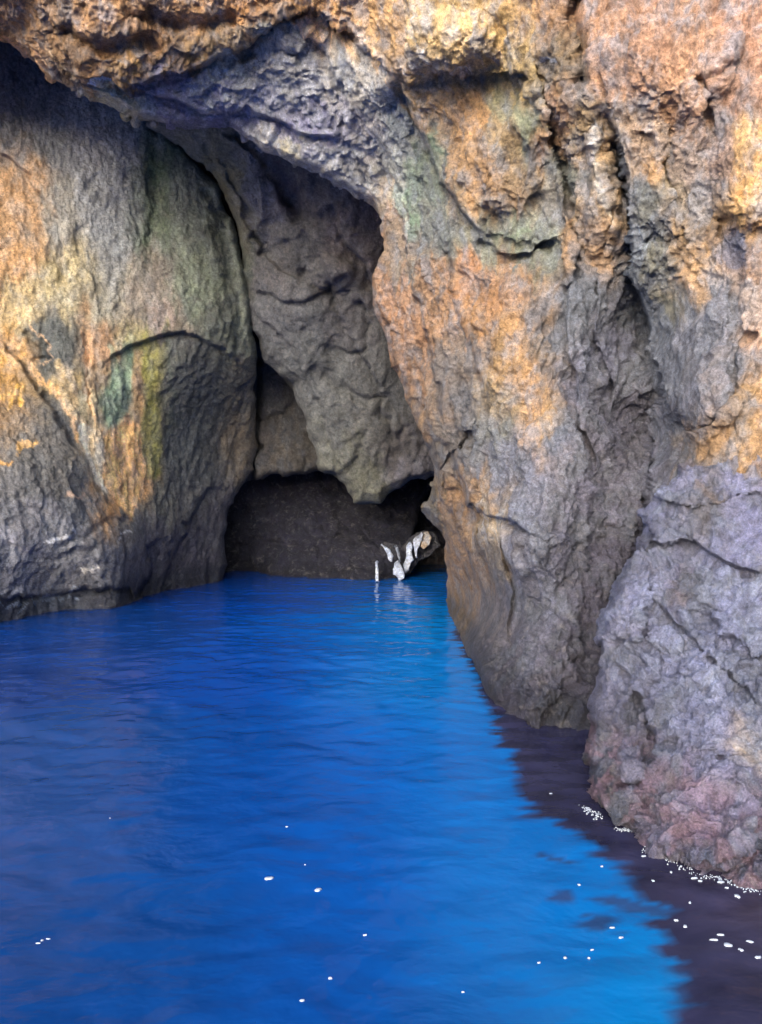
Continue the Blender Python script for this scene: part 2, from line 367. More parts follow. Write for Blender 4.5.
veins = [([(28, 325), (42, 340), (52, 355), (48, 360), (28, 361)], 1.3, (190, 150, 110), .9), ([(-5, 340), (10, 355), (28, 368), (45, 380), (58, 397), (70, 415), (80, 440)], 4.5, (205, 155, 100), .95), ([(0, 395), (25, 385), (18, 405)], 4, (200, 148, 62), .9), ([(15, 385), (5, 410)], 3, (195, 145, 60), .8),
         ([(20, 447), (38, 440)], 4, (205, 150, 62), .9), ([(0, 455), (12, 460)], 2.5, (190, 135, 60), .8), ([(70, 493), (86, 497)], 2.5, (185, 150, 130), .8),
         ([(85, 430), (92, 455), (100, 482)], 6, (215, 200, 178), .9), ([(60, 362), (66, 400), (75, 418)], 5, (175, 150, 110), .7), ([(48, 545), (65, 540), (75, 530)], 1.6, (190, 185, 190), .8), ([(85, 575), (96, 568)], 3.0, (205, 195, 185), .9), ([(118, 540), (130, 533)], 2, (175, 170, 172), .8),
         ([(0, 588), (20, 587)], 5, (175, 170, 175), .6), ([(0, 603), (40, 600), (80, 592)], 1.8, (205, 205, 215), .7), ([(15, 611), (30, 604)], 1.5, (200, 200, 210), .7), ([(82, 330), (88, 395), (96, 425)], 2.5, (190, 150, 115), .7), ([(145, 345), (152, 395), (156, 470)], 5, (122, 126, 60), .6), ([(108, 345), (120, 400)], 4, (105, 130, 108), .6), ([(165, 332), (172, 380), (170, 430)], 4, (70, 82, 76), .5)]
w = rock('cave_wall', poly, dp, feats, cols, veins, s=1.5, frame=(-90, 762, -20, 1000), lo=(-600, -300), hi=(260, 900), disp=(0.05, 0.10, 0.20, 0.05), ck=.3, sz=(1.8, .6, .24), ani=(1, 1, .55), seed=11, mat=M_smooth, roll=(10, 0.3), rib=.05, gm=.45, cool=-.6, wetline=0.8, mottle=.24, foldm=.09, alb=1.3,
         patches=[([(104, 440), (112, 424), (128, 418), (141, 425), (146, 470), (141, 500), (131, 521), (117, 502), (104, 478)], (228, 168, 108), .9, 3),
                  ([(160, 336), (184, 331), (212, 345), (219, 420), (216, 485), (166, 492), (160, 420)], (76, 80, 84), .7, 12),
                  ([(118, 352), (132, 345), (134, 400), (122, 425), (108, 428), (112, 385)], (118, 145, 122), .75, 5),
                  ([(141, 340), (156, 336), (158, 420), (156, 480), (146, 480), (143, 400)], (142, 140, 78), .7, 6),
                  ([(133, 350), (142, 350), (143, 420), (132, 425)], (150, 118, 88), .7, 5),
                  ([(56, 365), (66, 360), (76, 385), (78, 410), (62, 412)], (168, 142, 108), .8, 4),
                  ([(20, 325), (48, 318), (80, 345), (84, 380), (62, 360), (50, 385), (34, 370)], (76, 78, 76), .7, 6),
                  ([(60, 100), (143, 110), (143, 230), (110, 300), (85, 220)], (142, 144, 154), .45, 16),
                  ([(-20, 410), (50, 392), (72, 425), (90, 470), (80, 500), (-20, 500)], (88, 84, 82), .6, 10)])
tag(w, 'tall streaked cave wall on the left with orange, green and grey stains above the blue water', 'cave wall')

# ================================================================== SEA CLIFF: arch span, pillar, cliff face
inner = [(-700, 30), (-60, 36), (0, 36), (28, 58), (50, 78), (78, 95), (112, 108), (135, 124), (175, 128), (228, 124), (243, 140), (262, 152), (300, 168), (345, 190), (372, 203), (384, 222), (385, 252), (372, 278), (372, 305), (384, 330), (388, 352), (404, 388), (414, 420), (428, 450), (436, 470), (431, 484), (434, 492), (421, 507), (429, 521), (443, 529), (446, 560), (446, 600), (449, 620), (456, 640), (472, 662), (480, 690), (486, 720), (486, 900)]
poly = inner+[(1500, 900), (1500, -900), (-700, -900)]
dp = [(-600, 30, 13), (-600, -700, 13), (-100, -300, 12.3), (-60, 36, 13.5), (0, 30, 13.3), (0, 0, 12.2), (80, 92, 13.2), (75, 70, 12.6), (135, 122, 13.6), (135, 90, 12.8), (228, 122, 14.0), (200, 68, 12.8), (170, 105, 13.3), (300, 166, 14.3), (290, 90, 13.3), (290, 15, 12.3), (380, 205, 14.3), (350, 120, 13.2), (345, 35, 12.4), (150, 20, 12), (400, 68, 11.3),
      (420, 130, 12.2), (400, 70, 11.3), (420, 20, 10.8), (470, 30, 10.4), (470, 85, 10.9), (480, 160, 10.7), (525, 160, 10.4), (430, 230, 12.2), (500, 230, 10.8), (388, 300, 14), (430, 300, 12.5), (480, 330, 10.8), (530, 330, 10), (400, 380, 13.8), (440, 400, 12), (440, 470, 12.6),
      (448, 440, 11.8), (500, 440, 10.0), (540, 440, 9.3), (580, 330, 9.6), (600, 440, 9.5), (640, 440, 10.2), (650, 330, 9.9), (600, 230, 9.5), (560, 100, 9.5), (560, 10, 9.5), (600, 50, 9.0), (660, 60, 8.6), (740, 60, 8.3), (650, 200, 8.9), (720, 200, 8.3), (720, 300, 8.2), (700, 400, 8.1), (762, 400, 7.6), (690, 480, 8.0),
      (450, 540, 13.4), (480, 540, 10.8), (520, 560, 9.2), (560, 600, 8.7), (600, 600, 8.8), (640, 540, 8.8)] + \
     [wl(449, 618), wl(458, 642), wl(480, 690), wl(500, 708), wl(525, 724), wl(560, 727), wl(595, 733)] + \
     [(640, 760, 7.8), (560, 800, 7.75), (490, 800, 9.0), (455, 760, 12.4), (700, 640, 7.6), (800, 700, 7.2), (1000, 400, 7.5), (1400, 200, 8), (1400, 900, 8), (1400, -800, 9), (700, -300, 9.2), (762, 0, 8.4), (400, -300, 11.2), (700, -800, 10.5), (0, -800, 12.6)]
feats = [  # outer lip over the soffit
         ('s', [(-80, 20), (0, 28), (40, 55), (75, 80), (110, 87), (140, 90), (165, 78), (200, 64), (245, 46), (275, 18), (310, 8), (345, 30), (375, 58), (402, 76)], 0.5, 16),
         ('s', [(402, 70), (410, 82), (440, 78), (475, 79), (515, 72), (535, 75)], 0.45, 16),
         ('s', [(403, 82), (415, 115), (428, 150), (440, 175), (452, 198), (470, 225), (482, 235)], 0.55, 16),
         ('s', [(480, 240), (500, 252), (530, 255), (553, 240)][::1], 0.35, 12),
         ('g', [(470, 245), (500, 240), (540, 252)], 0.15, 3),
         ('s', [(532, 55), (540, 90), (547, 130), (560, 165), (566, 210), (575, 250), (574, 290)][::-1], 0.45, 13),
         ('g', [(577, -10), (574, 30), (580, 60), (585, 88)], 0.6, 7),
         ('s', [(602, 108), (618, 130), (626, 170), (630, 230), (634, 270), (645, 310), (656, 345), (660, 380), (650, 420), (655, 460), (645, 500), (640, 540), (625, 590), (605, 640), (598, 700)], 0.85, 26),
         ('g', [(596, 110), (608, 150), (618, 200)], 0.22, 9),
         ('s', [(395, 215), (405, 260), (420, 300), (432, 350), (440, 390), (444, 430)], 0.35, 14),
         ('s', [(455, 240), (456, 270), (460, 310), (470, 350), (483, 385), (486, 420)], 0.3, 14),
         ('s', [(575, 280), (568, 330), (572, 370), (580, 420), (600, 470)], 0.35, 14),
         ('s', [(612, 200), (600, 290), (595, 330), (610, 380), (616, 440)], 0.2, 10),
         ('s', [(437, 468), (452, 450), (458, 470), (466, 500), (480, 512), (510, 520), (530, 530)], 0.5, 16),
         ('s', [(478, 520), (470, 560), (474, 610), (470, 650)], 0.28, 12), ('s', [(500, 520), (497, 550), (510, 600), (505, 640)][::-1], 0.3, 12),
         ('s', [(345, 60), (360, 110), (385, 150), (405, 200), (415, 240)], 0.25, 16),
         ('s', [(300, 30), (330, 60), (345, 100), (352, 130)], 0.2, 12),
         ('s', [(145, 95), (170, 100), (200, 110), (240, 108), (270, 120), (300, 135), (340, 138)], 0.35, 10),
         ('g', [(230, 60), (270, 48), (300, 55), (330, 50)], 0.12, 6), ('g', [(60, 30), (110, 50), (160, 40)], 0.3, 8), ('g', [(120, 15), (190, 30), (240, 20)], 0.25, 7),
         ('bump', ((452, 42), (52, 36)), 0.5, 0), ('bump', ((505, 160), (40, 75)), 0.3, 0), ('bump', ((510, 330), (42, 85)), 0.28, 0), ('bump', ((460, 480), (35, 40)), 0.35, 0), ('bump', ((545, 500), (60, 90)), 0.3, 0), ('bump', ((548, 660), (45, 60)), 0.25, 0),
         ('bump', ((745, 180), (40, 60)), 0.45, 0), ('bump', ((700, 360), (50, 90)), 0.35, 0), ('bump', ((600, 190), (16, 90)), 0.3, 0), ('bump', ((680, 60), (60, 70)), 0.3, 0),
         ('g', [(670, 90), (668, 150), (675, 210)], 0.2, 8), ('g', [(645, 130), (640, 170)], 0.15, 7), ('g', [(705, 70), (712, 130), (708, 180)], 0.2, 9), ('g', [(722, 215), (735, 260), (738, 320)], 0.18, 7), ('g', [(640, 235), (672, 240), (690, 232)], 0.1, 6),
         ('s', [(762, 330), (740, 350), (738, 385), (720, 420), (690, 445)], 0.25, 12)]
cols = [(0, 10, (178, 128, 84)), (-60, 0, (175, 128, 84)), (30, 40, (165, 120, 80)), (70, 30, (150, 112, 76)), (100, 55, (160, 115, 75)), (130, 75, (196, 145, 82)), (90, 75, (165, 120, 80)), (150, 40, (165, 118, 78)), (100, 10, (205, 150, 100)), (200, 15, (208, 152, 100)), (170, 60, (175, 130, 80)), (200, 58, (180, 140, 90)), (250, 12, (205, 142, 85)), (300, 2, (215, 155, 95)), (350, 12, (222, 165, 105)), (230, 45, (170, 140, 105)), (385, 30, (210, 160, 105)), (385, 60, (190, 150, 105)),
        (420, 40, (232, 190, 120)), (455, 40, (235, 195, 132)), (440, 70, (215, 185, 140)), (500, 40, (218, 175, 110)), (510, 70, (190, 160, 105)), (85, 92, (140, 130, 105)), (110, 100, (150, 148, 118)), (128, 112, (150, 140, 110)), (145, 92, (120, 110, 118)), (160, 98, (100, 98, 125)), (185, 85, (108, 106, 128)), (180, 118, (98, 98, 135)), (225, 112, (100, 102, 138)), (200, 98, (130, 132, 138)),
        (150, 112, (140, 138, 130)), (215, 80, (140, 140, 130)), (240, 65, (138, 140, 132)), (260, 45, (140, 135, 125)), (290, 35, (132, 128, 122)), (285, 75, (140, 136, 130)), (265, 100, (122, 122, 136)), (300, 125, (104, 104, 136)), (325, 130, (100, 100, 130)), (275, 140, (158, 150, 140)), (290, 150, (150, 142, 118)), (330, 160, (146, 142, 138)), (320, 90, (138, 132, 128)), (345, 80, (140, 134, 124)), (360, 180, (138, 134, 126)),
        (375, 90, (138, 132, 124)), (370, 140, (140, 132, 128)), (400, 120, (120, 124, 122)), (390, 170, (136, 134, 122)), (400, 200, (128, 138, 124)), (375, 195, (150, 132, 112)), (425, 165, (115, 130, 112)), (430, 210, (128, 128, 116)), (420, 190, (118, 132, 118)), (440, 225, (120, 122, 112)), (380, 235, (165, 130, 105)), (400, 240, (150, 128, 108)), (415, 215, (122, 135, 112)), (395, 290, (175, 128, 96)), (390, 330, (176, 126, 92)), (415, 330, (165, 120, 88)), (430, 280, (170, 130, 98)), (440, 320, (172, 128, 92)),
        (415, 380, (150, 112, 84)), (425, 420, (138, 110, 86)), (440, 370, (120, 108, 100)), (440, 440, (112, 100, 90)), (410, 275, (135, 130, 118)), (440, 110, (190, 145, 98)), (430, 95, (190, 150, 100)), (470, 120, (190, 142, 95)), (455, 150, (180, 138, 95)), (480, 180, (185, 140, 94)), (500, 130, (165, 138, 100)), (500, 100, (150, 145, 110)), (525, 120, (140, 145, 112)), (530, 170, (155, 132, 105)), (510, 200, (165, 132, 98)), (515, 235, (135, 142, 116)), (480, 240, (138, 138, 116)), (540, 240, (135, 138, 116)), (550, 210, (140, 132, 118)),
        (465, 275, (190, 130, 85)), (490, 290, (188, 132, 86)), (510, 280, (175, 130, 95)), (475, 320, (190, 135, 82)), (510, 340, (196, 146, 94)), (540, 320, (160, 128, 100)), (550, 350, (150, 125, 100)), (525, 390, (190, 142, 94)), (500, 370, (175, 135, 88)), (525, 430, (196, 148, 105)), (545, 420, (185, 142, 88)), (495, 400, (158, 135, 100)), (465, 350, (135, 118, 104)), (460, 400, (118, 110, 106)), (475, 440, (118, 114, 112)), (500, 460, (122, 122, 134)), (490, 430, (128, 125, 112)),
        (530, 470, (118, 118, 132)), (520, 520, (112, 114, 132)), (560, 430, (116, 118, 132)), (580, 380, (108, 108, 128)), (560, 330, (116, 116, 122)), (580, 300, (112, 114, 120)), (600, 350, (104, 104, 124)), (620, 320, (104, 104, 124)), (620, 420, (100, 98, 118)), (600, 500, (104, 100, 116)), (570, 560, (96, 94, 112)), (540, 580, (104, 104, 124)), (620, 560, (84, 80, 98)),
        (432, 500, (122, 108, 84)), (455, 500, (150, 112, 78)), (455, 560, (148, 112, 80)), (458, 600, (134, 104, 76)), (480, 500, (155, 122, 90)), (492, 520, (190, 165, 130)), (490, 560, (118, 102, 86)), (475, 580, (130, 102, 80)), (490, 620, (100, 90, 90)), (520, 600, (98, 95, 108)), (500, 650, (84, 78, 88)), (520, 660, (96, 96, 114)), (560, 660, (88, 84, 100)), (550, 700, (74, 68, 82)), (500, 700, (66, 58, 72)), (590, 700, (66, 60, 76)), (600, 620, (78, 74, 92)),
        (545, 20, (188, 140, 98)), (560, 60, (150, 125, 92)), (590, 30, (200, 145, 108)), (620, 60, (198, 145, 112)), (650, 30, (205, 152, 122)), (690, 40, (205, 152, 118)), (690, 90, (205, 150, 112)), (740, 40, (205, 150, 122)), (740, 100, (200, 152, 128)), (720, 140, (185, 150, 132)), (560, 110, (190, 140, 100)), (555, 150, (180, 135, 95)), (580, 120, (175, 145, 105)), (592, 150, (205, 168, 125)), (600, 200, (195, 160, 120)), (575, 180, (120, 122, 108)), (595, 240, (175, 138, 105)), (580, 240, (178, 138, 100)), (615, 170, (118, 120, 118)),
        (640, 150, (178, 148, 125)), (650, 170, (190, 145, 100)), (645, 200, (125, 124, 112)), (665, 180, (165, 145, 115)), (690, 160, (160, 138, 125)), (680, 210, (172, 150, 125)), (745, 150, (232, 180, 118)), (750, 190, (235, 178, 108)), (735, 215, (225, 172, 105)), (645, 240, (130, 135, 140)), (655, 270, (135, 130, 108)), (640, 260, (128, 134, 138)), (690, 230, (185, 150, 110)), (705, 260, (205, 160, 112)), (695, 285, (190, 150, 112)), (735, 245, (135, 135, 155)), (755, 260, (195, 150, 118)), (680, 300, (135, 130, 110)), (640, 310, (110, 116, 126)),
        (660, 320, (112, 116, 126)), (715, 310, (135, 132, 138)), (745, 300, (190, 165, 150)), (755, 340, (205, 165, 140)), (700, 340, (122, 120, 128)), (670, 360, (115, 116, 124)), (730, 370, (140, 130, 130)), (755, 380, (200, 155, 112)), (690, 400, (124, 120, 128)), (670, 430, (118, 116, 128)), (745, 420, (185, 145, 98)), (715, 440, (172, 132, 92)), (680, 450, (140, 122, 108)), (660, 460, (112, 110, 126)), (760, 440, (195, 150, 105)), (700, 500, (120, 115, 120))]
veins = [([(592, 118), (594, 150), (596, 190), (606, 225)], 2.5, (228, 212, 185), .7), ([(516, 430), (526, 400), (530, 370)], 3.5, (220, 165, 110), .6), ([(414, 20), (425, 60), (440, 72), (470, 72)], 2.5, (245, 230, 210), .6), ([(90, 79), (110, 80)], 2.2, (225, 220, 220), .9), ([(545, 57), (556, 60)], 3, (225, 220, 220), .8), ([(488, 520), (492, 535)], 2.5, (215, 190, 155), .7),
         ([(425, 130), (435, 150), (448, 165)], 4, (105, 135, 105), .6), ([(412, 195), (414, 225), (410, 240)], 3, (95, 130, 100), .5), ([(490, 235), (510, 238), (530, 232)], 4, (118, 138, 108), .5), ([(640, 225), (645, 250), (655, 240)], 1.6, (190, 200, 205), .6), ([(236, 130), (262, 150), (300, 165), (350, 190)], 3.0, (172, 162, 140), .6), ([(150, 118), (200, 122), (240, 112), (300, 130), (340, 136)], 4.5, (92, 92, 128), .6), ([(130, 96), (160, 88), (190, 82)], 4, (96, 90, 122), .6)]
def knobf(x, y):
    a = smooth((x-530)/60)*smooth((330-y)/80)            # pitted upper right cliff
    b = smooth((70-y)/20)*smooth((620-x)/60)*smooth((x-395)/10)
    c = smooth((60-y)/25)*0.8*smooth((405-x)/20)
    e = smooth((x-600)/50)*0.45
    return np.clip(np.maximum.reduce([a, b, c, e]), 0, 1)
def bounce_lift(x, y):   # underside painted paler in place of light bounced up from the water
    lip_y = np.interp(x, [-700, 0, 75, 135, 200, 245, 275, 310, 345, 402, 440], [20, 28, 80, 90, 64, 46, 18, 8, 30, 74, 79])
    return .86+.85*smooth((y-lip_y)/8)*smooth((430-x)/40)*smooth((260-y)/60)
def parts(x, y, wn):
    lip_y = np.interp(x, [-700, 0, 75, 135, 200, 245, 275, 310, 345, 402, 440, 535], [20, 28, 80, 90, 64, 46, 18, 8, 30, 74, 79, 74])
    k = np.full(len(x), 1)                                # 1: span (soffit)
    k[(y > 240+wn*0.3)] = 2                               # 2: pillar
    k[(x > np.interp(y, [-900, 0, 55, 130, 210, 290, 340, 460, 540, 640, 760], [535, 535, 532, 547, 566, 600, 655, 655, 640, 603, 597]))] = 3
    k[(y < lip_y) & (x < 535)] = 0
    return k
cl = bpy.data.objects.new('sea_cliff', None); COL.objects.link(cl); cl.location = (1.6, 9.0, 0)
tag(cl, 'huge orange and grey cliff whose arch and pillar frame the cave mouth', 'cliff')
ob = rock(['outer_lip', 'arch_span', 'pillar', 'cliff_face'], poly, dp, feats, cols, veins, s=1.15, lo=(-700, -900), hi=(1500, 860), disp=(0.24, 0.32, 0.45, 0.10), sz=(1.3, .42, .14), ani=(1, 1, .62), seed=3, roll=(13, 0.5), split=parts, parent=cl, knob=knobf, boost=bounce_lift, rib=.13, gm=.8, jagged=1.1, wetline=.55, fold=52, foldm=.085, tilt=0.25)
for o in ob:
    if o.name == 'outer_lip': o['label'] = 'bright orange overhanging outer edge of the arch'
    if o.name == 'arch_span': o['label'] = 'grey and violet underside of the arch'
    if o.name == 'pillar': o['label'] = 'orange stained pillar going grey towards the water'
    if o.name == 'cliff_face': o['label'] = 'pitted orange cliff face on the right'

# ================================================================== HANGING SLAB IN THE CAVE
poly = [(146, 60), (146, 126), (170, 140), (188, 150), (205, 163), (219, 182), (232, 212), (243, 250), (247, 290), (254, 335), (261, 358), (275, 372), (292, 386), (303, 410), (313, 440), (319, 470), (336, 472), (342, 481), (354, 503), (381, 503), (394, 490), (412, 480), (432, 475), (520, 470), (520, 60)]
dp = [(150, 125, 16.4), (150, 60, 16.2), (190, 150, 17.0), (235, 230, 18.0), (250, 300, 18.7), (265, 355, 19.2), (320, 460, 20.3), (300, 200, 17.0), (260, 160, 16.4), (230, 140, 16.0), (350, 220, 17.2), (300, 300, 18.3), (350, 300, 18.5), (370, 400, 19.5), (360, 495, 20.4), (430, 470, 21), (480, 300, 19.4), (480, 100, 17), (300, 80, 16), (400, 260, 18.4), (420, 440, 20.6)]
feats = [('s', [(222, 130), (250, 150), (268, 165), (280, 190), (300, 222), (310, 235)][::-1], 0.4, 16), ('g', [(270, 165), (285, 195), (302, 225)], 0.3, 8),
         ('s', [(190, 150), (220, 160), (235, 200), (250, 240), (275, 270), (300, 280), (330, 268)][::-1], 0.3, 18),
         ('s', [(255, 290), (290, 300), (320, 290), (345, 270)], 0.35, 14), ('g', [(300, 275), (330, 290), (350, 300)], 0.35, 8),
         ('s', [(330, 200), (345, 240), (370, 262), (378, 290)], 0.45, 18), ('g', [(318, 375), (340, 385), (360, 398), (395, 400)], 0.28, 3.5), ('s', [(330, 350), (350, 352), (368, 340)], 0.25, 9),
         ('s', [(362, 300), (372, 320), (366, 345)], 0.4, 10), ('s', [(395, 400), (405, 430), (400, 460)], 0.3, 12), ('bump', ((250, 200), (22, 60)), 0.4, 0), ('bump', ((300, 330), (50, 60)), 0.3, 0), ('bump', ((330, 270), (25, 18)), 0.4, 0),
         ('s', [(340, 478), (360, 440), (380, 470), (390, 490)], 0.2, 12), ('g', [(250, 235), (270, 250), (290, 245)], 0.15, 6)]
feats = [(f[0], f[1], f[2]*.85, f[3]) for f in feats]+[('s', [(248, 300), (275, 330), (300, 370), (325, 420), (345, 470)], 0.25, 12), ('s', [(290, 200), (320, 260), (350, 330), (385, 400), (400, 450)], 0.3, 14), ('s', [(205, 140), (228, 175), (250, 215), (262, 250)], 0.35, 10)]
cols = [(160, 135, (120, 118, 116)), (190, 140, (122, 122, 112)), (215, 160, (118, 116, 98)), (225, 185, (122, 116, 92)), (255, 175, (118, 116, 122)), (262, 205, (112, 110, 122)), (240, 225, (108, 104, 90)), (240, 260, (94, 100, 88)), (270, 270, (104, 98, 100)), (290, 195, (84, 78, 92)), (300, 180, (110, 100, 98)), (330, 200, (104, 96, 98)), (345, 230, (108, 98, 102)),
        (300, 240, (94, 92, 96)), (350, 300, (88, 86, 94)), (300, 330, (84, 86, 94)), (270, 310, (88, 88, 96)), (330, 400, (88, 88, 88)), (300, 370, (84, 86, 90)), (370, 430, (90, 88, 86)), (350, 460, (90, 90, 80)), (375, 490, (92, 92, 80)), (400, 450, (88, 82, 84)), (410, 470, (84, 82, 96)), (370, 215, (122, 108, 108)), (365, 250, (118, 108, 108)), (420, 300, (90, 86, 90)), (390, 380, (84, 84, 86)), (265, 340, (82, 84, 90))]
h = rock('hanging_slab', poly, dp, feats, cols, [], s=2.0, lo=(100, 20), hi=(560, 520), disp=(0.24, 0.16, 0.22, 0.04), sz=(1.6, .55, .22), ck=.4, rib=.05, gm=.5, cool=-.45, seed=31, mat=M_smooth, roll=(12, 0.5), fold=34, foldm=.1, tilt=0.3, alb=1.08)
tag(h, 'massive grey rock slab hanging from the cave roof behind the arch', 'rock slab')

# ================================================================== SMALL BLOCK BETWEEN WALL AND SLAB
poly = [(236, 320), (345, 320), (345, 470), (319, 470), (300, 474), (278, 474), (262, 479), (250, 480), (238, 488), (215, 500), (205, 400)]
dp = [(250, 340, 21.6), (320, 340, 22.6), (330, 460, 23), (280, 400, 22.2), (260, 470, 22.4), (220, 490, 23), (220, 400, 23)]
feats = [('g', [(258, 350), (256, 400), (257, 440), (252, 490)], 0.8, 3.0), ('g', [(257, 425), (275, 415), (295, 402)], 0.3, 2.5), ('s', [(300, 360), (290, 400), (300, 440), (310, 475)], 0.2, 9)]
cols = [(270, 380, (82, 80, 84)), (285, 400, (84, 80, 80)), (280, 450, (92, 84, 76)), (300, 460, (86, 80, 74)), (245, 450, (92, 84, 78)), (265, 440, (88, 80, 76))]
b = rock('wedged_block', poly, dp, feats, cols, [], s=2.2, lo=(150, 280), hi=(400, 520), disp=(0.2, 0.22, 0.26, 0.04), sz=(1.5, .5, .22), seed=41, mat=M_smooth, roll=(7, 0.35), fold=26, foldm=.1, alb=.75)
tag(b, 'small brownish cracked rock block wedged between the streaked wall and the hanging slab', 'rock block')

# ================================================================== BACK WALL AND FAR WALL (setting)
poly = [(120, 380), (470, 380), (440, 470), (420, 520), (408, 545), (403, 575), (398, 700), (120, 700)]
dp = [wl(225, 571), wl(250, 572), wl(280, 576), wl(330, 578), wl(375, 580), wl(400, 578), (300, 470, 25.5), (200, 450, 24), (400, 470, 26), (300, 680, 24), (200, 680, 24), (400, 680, 24.5), (350, 540, 24.2)]
feats = [('s', [(220, 560), (250, 535), (290, 545), (340, 535), (380, 550)], 0.3, 14)]
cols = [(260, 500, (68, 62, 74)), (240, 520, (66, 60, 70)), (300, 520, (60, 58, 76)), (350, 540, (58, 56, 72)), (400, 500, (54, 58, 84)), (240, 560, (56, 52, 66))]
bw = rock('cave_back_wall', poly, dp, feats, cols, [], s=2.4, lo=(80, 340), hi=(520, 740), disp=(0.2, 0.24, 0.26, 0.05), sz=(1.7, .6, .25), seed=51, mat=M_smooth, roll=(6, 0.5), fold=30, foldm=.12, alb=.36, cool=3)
tag(bw, 'dark recessed rock wall at the back of the cave just above the blue water', 'cave wall')
poly = [(330, 380), (560, 380), (560, 700), (330, 700)]
dp = [(420, 563, 30), wl(400, 562), wl(445, 560), (430, 480, 31), (520, 560, 28), (430, 680, 30)]
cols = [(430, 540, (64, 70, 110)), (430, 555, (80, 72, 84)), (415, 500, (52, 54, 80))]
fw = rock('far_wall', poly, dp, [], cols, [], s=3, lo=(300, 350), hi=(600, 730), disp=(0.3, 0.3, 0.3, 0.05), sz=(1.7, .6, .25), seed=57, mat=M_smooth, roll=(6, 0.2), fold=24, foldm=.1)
tag(fw, 'dim blue-grey rock at the far end of the narrow channel left of the pillar', 'cave wall')

# ================================================================== RIGHT FOREGROUND BOULDER
poly = [(900, 415), (762, 452), (735, 458), (712, 462), (692, 458), (676, 476), (660, 492), (640, 513), (645, 528), (637, 548), (622, 570), (603, 610), (598, 640), (602, 668), (594, 700), (589, 735), (584, 752), (588, 780), (596, 806), (625, 828), (640, 840), (660, 1050), (1400, 1050), (1400, 415)]
dp = [wl(586, 792), wl(600, 813), wl(640, 840), wl(700, 865), wl(762, 884), wl(850, 906), (1100, 920, 4.3), (600, 1000, 5.7), (762, 1000, 4.7), (1300, 700, 4.4), (1300, 430, 6.3), (900, 430, 6.9),
      (690, 462, 7.7), (650, 500, 7.6), (640, 530, 7.4), (762, 462, 7.3), (700, 500, 7.15), (760, 520, 6.8), (605, 620, 7.0), (598, 700, 6.4), (660, 560, 6.95), (720, 600, 6.35), (650, 640, 6.45), (762, 640, 6.0), (690, 720, 5.75), (762, 740, 5.4), (640, 760, 5.7), (700, 800, 5.15), (762, 820, 4.9)]
feats = [('s', [(640, 540), (665, 545), (690, 540), (720, 560), (762, 575)], 0.22, 20), ('s', [(635, 690), (650, 720), (655, 760), (640, 785), (600, 790)], 0.30, 13), ('g', [(690, 590), (720, 640), (762, 690)], 0.18, 9), ('g', [(650, 630), (680, 680), (740, 720)], 0.14, 8),
         ('s', [(660, 600), (700, 650), (740, 680), (762, 705)], 0.2, 12), ('s', [(700, 610), (730, 640), (762, 660)], 0.16, 10), ('bump', ((625, 600), (28, 50)), 0.22, 0), ('bump', ((615, 780), (30, 40)), 0.2, 0), ('bump', ((700, 830), (80, 35)), 0.2, 0), ('s', [(665, 500), (700, 505), (762, 490)], 0.15, 14),
         ('g', [(655, 740), (690, 760), (740, 770)], 0.15, 8), ('s', [(620, 660), (640, 700), (636, 730)], 0.14, 9)]
cols = [(700, 470, (140, 122, 112)), (740, 470, (150, 130, 115)), (690, 485, (126, 124, 145)), (740, 490, (136, 134, 160)), (705, 505, (122, 112, 108)), (650, 530, (116, 116, 140)), (640, 545, (110, 108, 125)), (720, 560, (126, 128, 154)), (750, 530, (132, 130, 158)), (615, 600, (122, 122, 145)), (650, 600, (120, 122, 148)), (680, 592, (108, 96, 98)), (700, 620, (112, 116, 140)), (740, 620, (128, 132, 162)), (620, 640, (125, 120, 135)), (640, 670, (110, 110, 130)), (700, 670, (122, 126, 155)), (750, 690, (110, 114, 138)),
        (610, 700, (105, 102, 118)), (690, 720, (120, 122, 148)), (750, 748, (170, 148, 128)), (720, 770, (120, 118, 140)), (640, 740, (88, 86, 104)), (600, 770, (86, 78, 90)), (610, 800, (125, 112, 100)), (650, 800, (125, 112, 115)), (690, 810, (140, 115, 130)), (740, 830, (145, 120, 132)), (665, 835, (135, 110, 118)), (750, 860, (128, 110, 115)), (650, 780, (110, 104, 118)), (760, 800, (128, 120, 145)), (590, 740, (90, 85, 98))]
veins = [([(736, 752), (762, 745)], 5, (215, 180, 130), .6), ([(655, 500), (668, 490), (690, 470)], 2.5, (180, 175, 200), .5), ([(700, 490), (715, 500), (708, 515)], 5, (140, 112, 90), .5), ([(675, 585), (685, 610)], 5, (120, 95, 88), .5), ([(740, 460), (762, 463)], 4, (185, 140, 100), .7)]
def knobF(x, y): return np.clip(smooth((y-730)/80)*0.6+0.4, 0, 1)
f = rock('boulder', poly, dp, feats, cols, veins, s=1.2, lo=(540, 380), hi=(1400, 1010), frame=(560, 830, 430, 960), disp=(0.22, 0.55, 1.0, 0.14), cool=1.0, jagged=2.4, rib=.17, cz=1.8, sz=(.8, .26, .1), ani=(1, 1, .75), seed=63, mat=M_wet, roll=(11, 0.3), fold=38, foldm=.06, tilt=0.75, knob=knobF, pink=.75, wetline=.3, zmin=-.9)
tag(f, 'lumpy blue-grey boulder in the right foreground with pink algae crust where it meets the sea', 'boulder')

